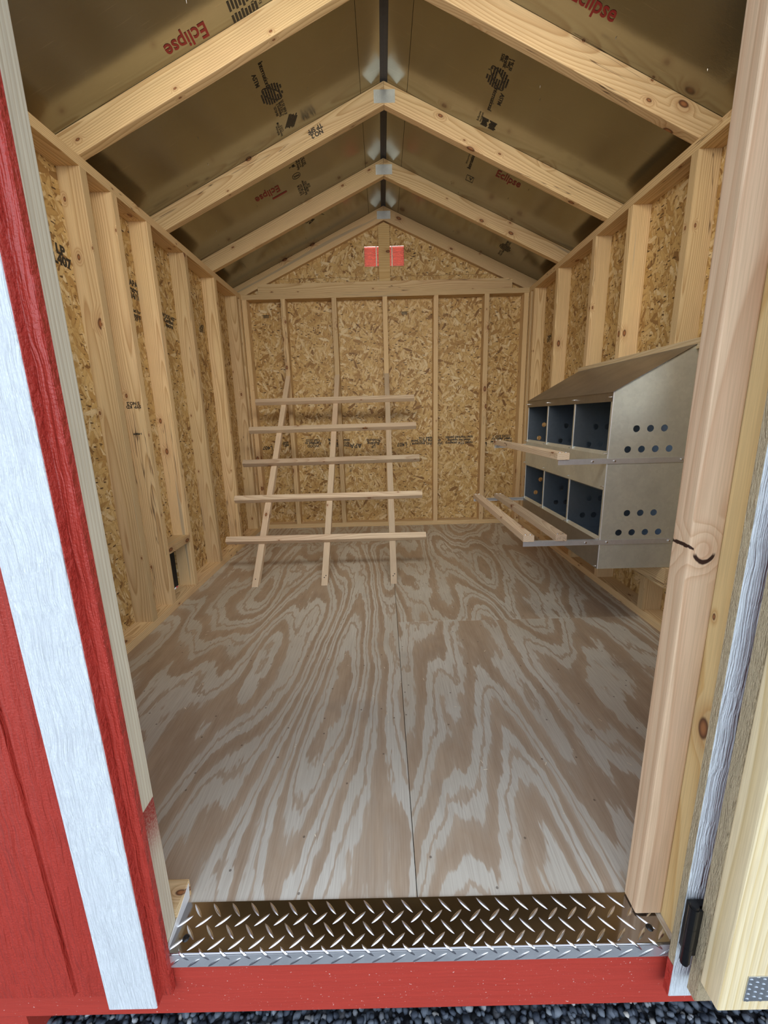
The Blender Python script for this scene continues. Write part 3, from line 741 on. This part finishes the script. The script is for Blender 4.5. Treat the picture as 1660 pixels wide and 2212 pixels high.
wall_text(wall_left, 'sized for\nspacing\nEXP 1', 0.024, (xl, 2.175, 1.46), (0, 1, 0), (0, 0, 1), 0.0004)
wall_text(wall_left, 'WOOD 407\nCertified\nspacing', 0.028, (xl, 2.50, 1.50), (0, 1, 0), (0, 0, 1), 0.0006)
wall_text(wall_left, 'L407\nEXP 1', 0.032, (xl, 2.95, 1.55), (0, 1, 0), (0, 0, 1), 0.0008)
xr = OX - 0.0002
wall_text(wall_right, 'LP L407\nAPA', 0.034, (xr, 2.90, 1.15), (0, -1, 0), (0, 0, 1), 0.0008)
wall_text(wall_right, 'rated\nEXP 1', 0.034, (xr, 3.33, 1.50), (0, -1, 0), (0, 0, 1), 0.0006)
wall_text(wall_right, '||||||||\n========', 0.03, (xr, 1.93, 0.16), (0, -1, 0), (0, 0, 1), 0.0006)
# lumber grade marks
wall_text(wall_left, 'SYP  KD\nS NO.2', 0.019, (-OX + 0.045, 1.9575, 1.03), (-1, 0, 0), (0, 0, -1), 0.0002)
wall_text(wall_left, '1-90809', 0.012, (-OX + 0.045, 1.9575, 0.90), (-1, 0, 0), (0, 0, -1), 0.0001)
wall_text(ceiling, 'NO.2\nTP SPF', 0.028, (-0.34, 2.4115, 2.335), (-CT, 0, -ST), (ST, 0, -CT), 0.0003)

# ------------------------------------------------------------------ front wall
wall_front = structure('wall_front')
XL, XR = -0.467, 0.466            # rough opening
ZH = 1.83
# framing
boxo('jamb_stud', wall_front, (XL - WT, YF, 0.001), (XL, YF + 0.0325, ZH), M['jamb_left'], 0.002, along=2)
boxo('jamb_stud', wall_front, (XR, YF, 0.001), (XR + BT, YFI, ZH), M['yellow'], 0.002)
boxo('bottom_plate', wall_front, (-W, YF + 0.034, 0), (XL + 0.002, YFI, BT), M['stud'], 0.002)
boxo('bottom_plate', wall_front, (XR + BT, YF, 0), (W, YFI, BT), M['stud'], 0.002)
for x in (-1.10, -0.80, 0.80, 1.10): boxo('stud', wall_front, (x - BT / 2, YF, BT), (x + BT / 2, YFI, 1.96), M['stud'], 0.002)
boxo('header', wall_front, (-W, YF, ZH), (W, YFI, ZH + WT), M['stud'], 0.002)
osb_front = []
for a, b, z0, z1 in ((-OX, XL - WT - 0.002, 0.0, 2.0), (XR + BT + 0.002, OX, 0.0, 2.0), (XL - WT - 0.002, XR + BT + 0.002, ZH + 0.02, 2.0)): pass
zg = lambda x: RIDGE - TT * abs(x) - 0.004
def front_profile(x0, x1, groove_xs, depth=0.0055, gw=0.0095):
    """siding cross section in X/Y (front towards -y) with ploughed grooves, extruded up"""
    pts = [(x0, 0.012), (x0, 0.0)]
    for gx in groove_xs:
        if x0 + .02 < gx < x1 - .02: pts += [(gx - gw / 2, 0.0), (gx - gw / 2 + 0.001, depth), (gx + gw / 2 - 0.001, depth), (gx + gw / 2, 0.0)]
    pts += [(x1, 0.0), (x1, 0.012)]
    return pts
def siding(x0, x1, z0, ztop, name='siding'):
    gx = [-0.6361 + k * 0.2032 for k in range(-4, 11)]
    pts = front_profile(x0, x1, gx); bm = bmesh.new()
    lo = [bm.verts.new((x, 0.543 + y, z0)) for x, y in pts]; hi = [bm.verts.new((x, 0.543 + y, ztop(x))) for x, y in pts]
    n = len(pts)
    for i in range(n): bm.faces.new((lo[i], hi[i], hi[(i + 1) % n], lo[(i + 1) % n]))
    for ring, up in ((lo, 0), (hi, 1)):
        try: bm.faces.new(ring if up else ring[::-1])
        except ValueError: pass
    return link(name, bm_mesh(bm), M['redsiding'], wall_front)
siding(-1.27, -0.4605, -0.0805, lambda x: zg(min(abs(x), 1.26)))
siding(0.4615, 1.27, -0.0805, lambda x: zg(min(abs(x), 1.26)))
siding(-0.4595, 0.4605, ZH + 0.01, lambda x: zg(x))
# rough painted / raw edges of the siding at the opening
boxo('siding_edge', wall_front, (-0.4605, 0.5435, -0.0805), (-0.4590, 0.5550, ZH), M['rededge'])
boxo('siding_edge', wall_front, (0.4600, 0.5435, -0.0805), (0.4615, 0.5550, ZH), M['fuzz'])
boxo('siding_edge', wall_front, (0.4590, 0.5432, -0.0805), (0.4599, 0.5552, -0.001), M['rededge'])
# building paper side of the front framing, inside face
def tri_panel(name, pts, y, mat, t=0.011):
    return link(name, prism_me(pts, t), mat, wall_front, frame((0, y, 0), (1, 0, 0), (0, 0, 1)))
tri_panel('sheathing', [(-W, ZH + .09), (W, ZH + .09), (W, zg(W) - .0), (0, zg(0)), (-W, zg(W))], YF + 0.0, M['osb'], 0.0108)
# trims either side of the door
boxo('trim_board', wall_front, (-0.5675, 0.527, -0.0845), (-0.4800, 0.5429, 1.92), M['white'], 0.0022)
boxo('trim_board', wall_front, (0.4452, 0.530, -0.0875), (0.5340, 0.5429, 1.92), M['white'], 0.0012)
boxo('trim_edge', wall_front, (0.4438, 0.5308, -0.012), (0.4451, 0.5432, 1.92), M['fuzz'], label='raw unpainted tan edge')
boxo('trim_edge', wall_front, (0.4436, 0.5308, -0.0870), (0.4451, 0.5432, -0.0125), M['rededge'], label='red painted lower edge')
boxo('trim_edge', wall_front, (-0.4799, 0.5290, -0.0835), (-0.4785, 0.5429, 1.92), M['rededge'], label='edge painted dark red')
boxo('trim_board', wall_front, (-0.57, 0.527, 1.925), (0.55, 0.5429, 2.01), M['white'], 0.0022)
# red rim board below the floor
boxo('rim_board', wall_front, (-1.25, 0.557, -0.157), (1.25, 0.5935, -0.0185), M['redboard'], 0.002)

# door stop strip on the right with the big knot
ds = boxo('trim_1', None, (0.4160, 0.598, 0.006), (0.4655, 0.636, ZH), M['jamb_right'], 0.003)
ds['kind'] = 'structure'

# ------------------------------------------------------------------ threshold
thr = empty('threshold_plate', (0, 0.6, 0))
tag(thr, 'shiny aluminium diamond tread plate threshold across the doorway', 'threshold')
def tread():
    x0, x1, y0, y1 = -0.4655, 0.4550, 0.5530, 0.6365
    t_ = 0.0020; r_ = 0.003; drop = 0.0285
    # profile in (y, z): top sheet, rounded nose, lip
    prof = [(y1, t_)]; prof.append((y0 + r_, t_))
    for k in range(1, 6):
        a = k / 6 * math.pi / 2; prof.append((y0 + r_ - r_ * math.sin(a), t_ - r_ + r_ * math.cos(a)))
    prof += [(y0, t_ - r_), (y0, -drop), (y0 + 0.0018, -drop), (y0 + 0.0018, 0.0002), (y1, 0.0002)]
    bm = bmesh.new(); A = [bm.verts.new((x0, y, z)) for y, z in prof]; B = [bm.verts.new((x1, y, z)) for y, z in prof]; n = len(prof)
    for i in range(n): bm.faces.new((A[i], A[(i + 1) % n], B[(i + 1) % n], B[i]))
    bm.faces.new(A); bm.faces.new(B[::-1])
    sheet_ = link('tread_sheet', bm_mesh(bm), M['treadsheet'], thr)
    boxo('front_lip', thr, (x0, y0 - 0.0006, -drop), (x1, y0, t_ - r_ - 0.0002), M['lip'])
    bm = bmesh.new()
    def bar(cx, cv, ang):
        # pointed lozenge bar draped on the top (v>0: distance back from nose) or the lip (v<0)
        L, Wd, h = 0.0162, 0.0030, 0.0017
        ca, sa = math.cos(ang), math.sin(ang); st = []
        prof_ = ((-1, .04), (-.72, .62), (-.3, .95), (0, 1), (.3, .95), (.72, .62), (1, .04))
        for u, wv in prof_:
            row = []
            for s_, hh in ((-1, 0), (-.35, .85), (0, 1), (.35, .85), (1, 0)):
                a = u * L; b = s_ * Wd * wv; x = cx + a * ca - b * sa; v = cv + a * sa + b * ca
                hz = h * hh * min(1, wv * 1.2)
                x = min(max(x, x0 + .0005), x1 - .0005)
                if v >= 0: row.append(bm.verts.new((x, y0 + v, t_ + hz)))
                else: row.append(bm.verts.new((x, y0 - 0.0005 - hz, t_ + v)))
            st.append(row)
        for i in range(len(st) - 1):
            for j in range(4): bm.faces.new((st[i][j], st[i + 1][j], st[i + 1][j + 1], st[i][j + 1]))
    px, pv = 0.0376, 0.0356
    for i in range(-1, 26):
        for j in range(-1, 3):
            for k, ang in ((0, math.radians(38)), (1, math.radians(-46))):
                cx = x0 + 0.011 + i * px + k * px / 2 + j * 0.0; cv = 0.0155 + j * pv + k * pv / 2
                if -0.026 < cv < 0.078 and x0 + .004 < cx < x1 - .004: bar(cx, cv, ang)
    me = bm_mesh(bm, smooth=True)
    o = link('tread_bars', me, M['tread'], thr); o['kind'] = 'stuff'
    for p in ((-0.440, 0.5775), (0.4305, 0.5775)):
        link('screw', turned_me([(0, .0066), (.0018, .0056), (.0026, .004), (.0026, .0026), (.0016, .0022)]), M['black'], thr, Matrix.Translation((p[0], p[1], t_)), 'black screw')
    # bent up tab at the left end
    bm = bmesh.new(); th = 0.0022
    poly = [(0.5600, 0.0025), (0.6455, -0.001 + 0.002), (0.6500, 0.0325), (0.5575, 0.0075)]
    for dx in (0, th):
        pass
    lo = [bm.verts.new((-0.4665 + 0.0005, y, z)) for y, z in poly]; hi = [bm.verts.new((-0.4660 + th, y, z)) for y, z in poly]
    bm.faces.new(lo[::-1]); bm.faces.new(hi)
    for i in range(4): bm.faces.new((lo[i], lo[(i + 1) % 4], hi[(i + 1) % 4], hi[i]))
    link('end_tab', bm_mesh(bm), M['flange'], thr, label='plain metal tab bent upright at the left end')
tread()

# ------------------------------------------------------------------ open door, folded back flat on the facade
door = structure('door_1')
DX = 0.4588
boxo('siding_panel', door, (DX, 0.5010, -0.032), (DX + 0.91, 0.5125, 1.80), M['redsiding'], along=2)
boxo('panel_edge', door, (DX - 0.0008, 0.4950, -0.032), (DX + 0.0005, 0.5120, 1.80), M['fuzz'])
boxo('backing_board', door, (DX, 0.4935, -0.030), (DX + 0.11, 0.5008, 1.80), M['fuzz'], along=2)
boxo('stile', door, (DX, 0.4570, 0.0200), (DX + WT, 0.4933, 1.78), M['door'], 0.003)
boxo('stile', door, (DX + 0.82, 0.4570, 0.0200), (DX + 0.9, 0.4933, 1.78), M['door'], 0.003)
for z in (0.0200, 0.88, 1.69): boxo('rail', door, (DX + WT, 0.4572, z), (DX + 0.82, 0.4933, z + WT), M['door'], 0.003)
nail_plate(door, (0.5365, 0.4566, 0.0680), 0.082, 0.052, (1, 0, 0), (0, 0, 1), nx=8, ny=5)
def hinge(z0):
    h = link('hinge', box_me((0.001, 0.001, 0.001)), M['black'], door) if False else None
    bm = bmesh.new()
    hx, hy = 0.4415, 0.5085
    cyl_bm(bm, (hx, hy, z0 + 0.0615), 0.0075, 0.118, 20)
    for zz in (z0, z0 + 0.123): cyl_bm(bm, (hx, hy, zz), 0.0062, 0.006, 16)
    for zz in (z0 + 0.035, z0 + 0.078): cyl_bm(bm, (hx, hy, zz), 0.0077, 0.0012, 20)
    box_bm(bm, (hx + 0.002, 0.5165, z0 + 0.012), (hx + 0.030, 0.5265, z0 + 0.110))
    box_bm(bm, (hx + 0.002, 0.5085, z0 + 0.012), (DX + 0.0, 0.5125, z0 + 0.110))
    link('hinge', bm_mesh(bm), M['black'], door, label='black barrel hinge')
hinge(0.0365); hinge(1.52)

# ------------------------------------------------------------------ roosting ladder
roost = empty('roosting_ladder', (-0.41, 2.25, 0))
tag(roost, 'slanted pine roosting ladder with five perch bars leaning on the back wall', 'roost')
SL = 1.30 / (D - 2.25); A_ = math.atan(SL)
for x in (X0 + BT / 2, X0 + 0.4064 + BT / 2, X0 + 2 * 0.4064 + BT / 2):
    # side profile in (y, z): flat foot, plumb cut top
    tk = 0.0381; up = tk / math.cos(A_)
    pts = [(2.25, 0.0), (2.25 + up / SL, 0.0), (D - 0.0004, 1.30 - up), (D - 0.0004, 1.30)]
    bm = bmesh.new(); ca, sa = math.cos(A_), math.sin(A_)
    loc = [((y - 2.25) * ca + z * sa, -(y - 2.25) * sa + z * ca) for y, z in pts]
    lo = [bm.verts.new((a, b, -BT / 2)) for a, b in loc]; hi = [bm.verts.new((a, b, BT / 2)) for a, b in loc]
    bm.faces.new(lo[::-1]); bm.faces.new(hi)
    for i in range(4): bm.faces.new((lo[i], lo[(i + 1) % 4], hi[(i + 1) % 4], hi[i]))
    ed = [e for e in bm.edges if abs(e.verts[0].co.x - e.verts[1].co.x) > 0.5]
    bmesh.ops.bevel(bm, geom=ed, offset=0.002, segments=2, profile=0.6, affect='EDGES')
    link('rail', bm_mesh(bm), M['perch'], roost, frame((x, 2.25, 0), (0, ca, sa), (0, -sa, ca)))
nv = Vector((0, -math.sin(A_), math.cos(A_)))
for i, (yc, dx, dt) in enumerate(((3.340, 0.0, 0.002), (3.130, -0.003, 0.004), (2.908, 0.001, 0.006), (2.688, -0.002, 0.003), (2.466, 0.0, 0.0))):
    # centre on the upper faces of the rails
    base = Vector((0, yc, (yc - 2.25) * SL)) + nv * 0.0191
    p0 = base + Vector((-1.030 + dx, 0, -dt)); p1 = base + Vector((0.204 + dx, 0, dt * .3))
    board('perch_bar', roost, p0, p1, 0.0381, 0.0375, (0, math.cos(A_), math.sin(A_)), M['perch'], 0.0035)
for x in (X0 + BT / 2, X0 + 0.4064 + BT / 2, X0 + 2 * 0.4064 + BT / 2):
    for s_ in (0.05, 0.062):
        if s_ > .06 and x < -.6: continue
        p = Vector((x + (0.006 if s_ > .06 else -0.003), 2.25 + s_ * math.cos(A_), s_ * math.sin(A_))) + nv * 0.0004
        bm = bmesh.new(); bmesh.ops.create_cone(bm, cap_ends=True, segments=10, radius1=0.0035, radius2=0.0028, depth=0.0012)
        link('screw', bm_mesh(bm), M['black'], roost, frame(p, (1, 0, 0), (0, math.cos(A_), math.sin(A_))))

# ------------------------------------------------------------------ nest box unit
nest = empty('nest_box_unit', (W, 2.09, 0.307))
tag(nest, 'two-tier galvanised steel nest box unit hung on the right wall, sloped roof', 'nest box')
NX0, NX1, NY0, NY1 = 0.8358, 1.1435, 1.6235, 2.560
NZ0, NZF, NZB = 0.3075, 1.0185, 1.1895
def hole_set():
    hs = []
    for x in (0.936, 0.990, 1.044): hs += [(x, 0.879, 0.0132), (x - 0.0015, 0.5436, 0.0132)]
    for x in (0.910, 0.964, 1.018, 1.072): hs += [(x, 0.800, 0.0132), (x - 0.0015, 0.4624, 0.0132)]
    return hs
prof = [(NX0, NZ0), (NX1, NZ0), (NX1, NZB), (NX0, NZF)]
sideme = holed_me(prof, hole_set(), 0.0012)
for y, nm in ((NY0, 'side_panel'), (NY0 + 0.312, 'divider'), (NY0 + 0.624, 'divider'), (NY1, 'side_panel')):
    me = sideme if y == NY0 else sideme.copy() if False else sideme
    if y > NY0 and not me.users > 9: me = sideme.copy(); me.materials.clear()
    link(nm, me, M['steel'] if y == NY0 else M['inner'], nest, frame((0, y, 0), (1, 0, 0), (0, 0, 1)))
# folded front flanges of panels (pale strips put the edge glint into the colour)
for y in (NY0, NY0 + 0.312, NY0 + 0.624, NY1):
    d0 = -0.0006 if y < NY1 - .01 else -0.012
    boxo('flange', nest, (NX0 - 0.0015, y + d0, NZ0), (NX0 - 0.0003, y + d0 + 0.0125, NZF), M['steel'])
    boxo('flange', nest, (NX0 - 0.0020, y + d0 - 0.0008, NZ0), (NX0 + 0.0006, y + d0 + 0.0010, NZF), M['flange'])
def slab(name, a, b, mat='steel'): return boxo(name, nest, a, b, M[mat], 0.0)
slab('front_band', (NX0 - 0.0034, NY0 - 0.001, 0.983), (NX0 - 0.0022, NY1 + 0.001, NZF + 0.001), 'roofsteel')
slab('front_band', (NX0 - 0.0034, NY0 + 0.001, 0.640), (NX0 - 0.0022, NY1 + 0.001, 0.779))
slab('front_band', (NX0 - 0.0034, NY0 + 0.001, NZ0), (NX0 - 0.0022, NY1 + 0.001, 0.428), 'roofsteel')
# slanted lips that keep the litter in
for z0 in (0.779, 0.428):
    bm = bmesh.new(); q = [(NX0 - 0.0034, z0), (NX0 + 0.006, z0 + 0.0145), (NX0 + 0.0072, z0 + 0.0140), (NX0 - 0.0022, z0 - 0.0005)]
    for yy in (NY0 + .001, NY1): pass
    A0 = [bm.verts.new((x, NY0 + .001, z)) for x, z in q]; A1 = [bm.verts.new((x, NY1, z)) for x, z in q]
    bm.faces.new(A0); bm.faces.new(A1[::-1])
    for i in range(4): bm.faces.new((A0[i], A1[i], A1[(i + 1) % 4], A0[(i + 1) % 4]))
    link('lip', bm_mesh(bm), M['steel'], nest)
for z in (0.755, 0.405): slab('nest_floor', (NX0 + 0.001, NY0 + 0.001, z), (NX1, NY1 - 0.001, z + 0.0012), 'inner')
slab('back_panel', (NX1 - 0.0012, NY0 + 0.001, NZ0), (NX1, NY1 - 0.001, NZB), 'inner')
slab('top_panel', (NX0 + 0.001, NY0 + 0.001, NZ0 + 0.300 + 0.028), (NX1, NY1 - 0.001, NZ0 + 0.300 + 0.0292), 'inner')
# sloped roof sheet
rd = Vector((NX1 - NX0, 0, NZB - NZF)); rl = rd.length
link('sloped_roof', box_me((rl + 0.012, NY1 - NY0 + 0.012, 0.0012), 0, (-0.006, -0.006, 0)), M['roofsteel'], nest,
     frame((NX0 - 0.002, NY0 + 0.0, NZF + 0.0015), rd, (0, 1, 0)))
# wooden mounting strip above the roof edge
boxo('mounting_strip', nest, (W - 0.0005 - 0.019, 1.600, 1.165), (W - 0.0005, 2.575, 1.204), M['pale'], 0.002)
# bolts along the front
for z in (1.000, 0.786, 0.655, 0.437, 0.318):
    for y in (NY0 + 0.006, NY0 + 0.318, NY0 + 0.630, NY1 - 0.006):
        link('bolt', turned_me([(-0.0165, .0019), (-.007, .0019), (-.007, .0036), (-.004, .0036), (-.004, .0019), (-.0025, .0019)], 'X'), M['bright'], nest, Matrix.Translation((NX0, y, z)))
# perch arms: L strips on the outer sides
def arm(y, z, x_out, x_in, name='perch_arm'):
    bm = bmesh.new(); s_ = -1 if y < 2 else 1
    ya, yb_ = sorted((y, y + s_ * 0.0014))
    box_bm(bm, (x_out, ya, z), (x_in, yb_, z + 0.0205))
    ya, yb_ = sorted((y, y + s_ * 0.016)) if False else sorted((y, y - s_ * 0.014))
    box_bm(bm, (x_out, ya, z + 0.0195), (NX0 - 0.006, yb_, z + 0.0208))
    o = link(name, bm_mesh(bm), M['lip'], nest)
    for xb in (0.775, 0.862, 1.125 if z > .6 else 1.117):
        b = bmesh.new(); cyl_bm(b, (xb, y + s_ * 0.0035, z + 0.011), 0.0032, 0.005, 12, 'Y'); link('bolt', bm_mesh(b), M['bright'], o)
for y, in ((NY0 - 0.0016,), (NY1 + 0.0016,)):
    arm(y, 0.7455, 0.640, 1.143); arm(y, 0.4130, 0.519, 1.128)
def perch(x0, x1, z):
    p = boxo('perch', nest, (x0, NY0 - 0.006, z), (x1, NY1 + 0.01, z + 0.0265), M['perch'], 0.0015)
    for y in (NY0 + 0.006, NY1 - 0.006):
        for x in (x0 + 0.012, x1 - 0.012):
            link('bolt', turned_me([(-0.016, .0022), (-.0062, .0022), (-.0062, .0042), (-.0027, .0042), (-.0027, .0021), (.0266, .0021), (.0266, .0038), (.0288, .0030)]), M['bright'], p, Matrix.Translation((x, y, z)))
perch(0.634, 0.6815, 0.7665)
perch(0.5175, 0.5620, 0.4340); perch(0.6500, 0.6955, 0.4340)

# added housing for the unseen fill light, inside the front wall
link('light_housing', box_me((1.76, 0.54, 0.03), 0.004, (-0.88, -0.27, -0.036)), M['white'], wall_front, Matrix.Translation((0, 0.82, 2.00)) @ Matrix.Rotation(math.radians(90 - 20), 4, 'X') @ Matrix.Translation((0, 0, 0.042)))

# ------------------------------------------------------------------ sawdust flakes on the floor
def flakes():
    rng = random.Random(5); bm = bmesh.new()
    for k in range(90):
        x = rng.uniform(-0.9, 0.9); y = rng.uniform(0.7, 2.6); a = rng.uniform(0, 3.14); l = rng.uniform(.002, .006)
        m = Matrix.Translation((x, y, 0.0006)) @ Matrix.Rotation(a, 4, 'Z')
        vs = [bm.verts.new(m @ Vector(p)) for p in ((-l, -.0008, 0), (l, -.0008, .0008), (l, .0008, .0012), (-l, .0008, 0))]; bm.faces.new(vs)
    o = link('wood_shavings', bm_mesh(bm), plain('pale_shaving', (0.85, 0.75, 0.55), 0.7)); o['kind'] = 'stuff'
    o['label'] = 'tiny pale wood shavings scattered over the plywood floor'; o['category'] = 'shavings'
flakes()
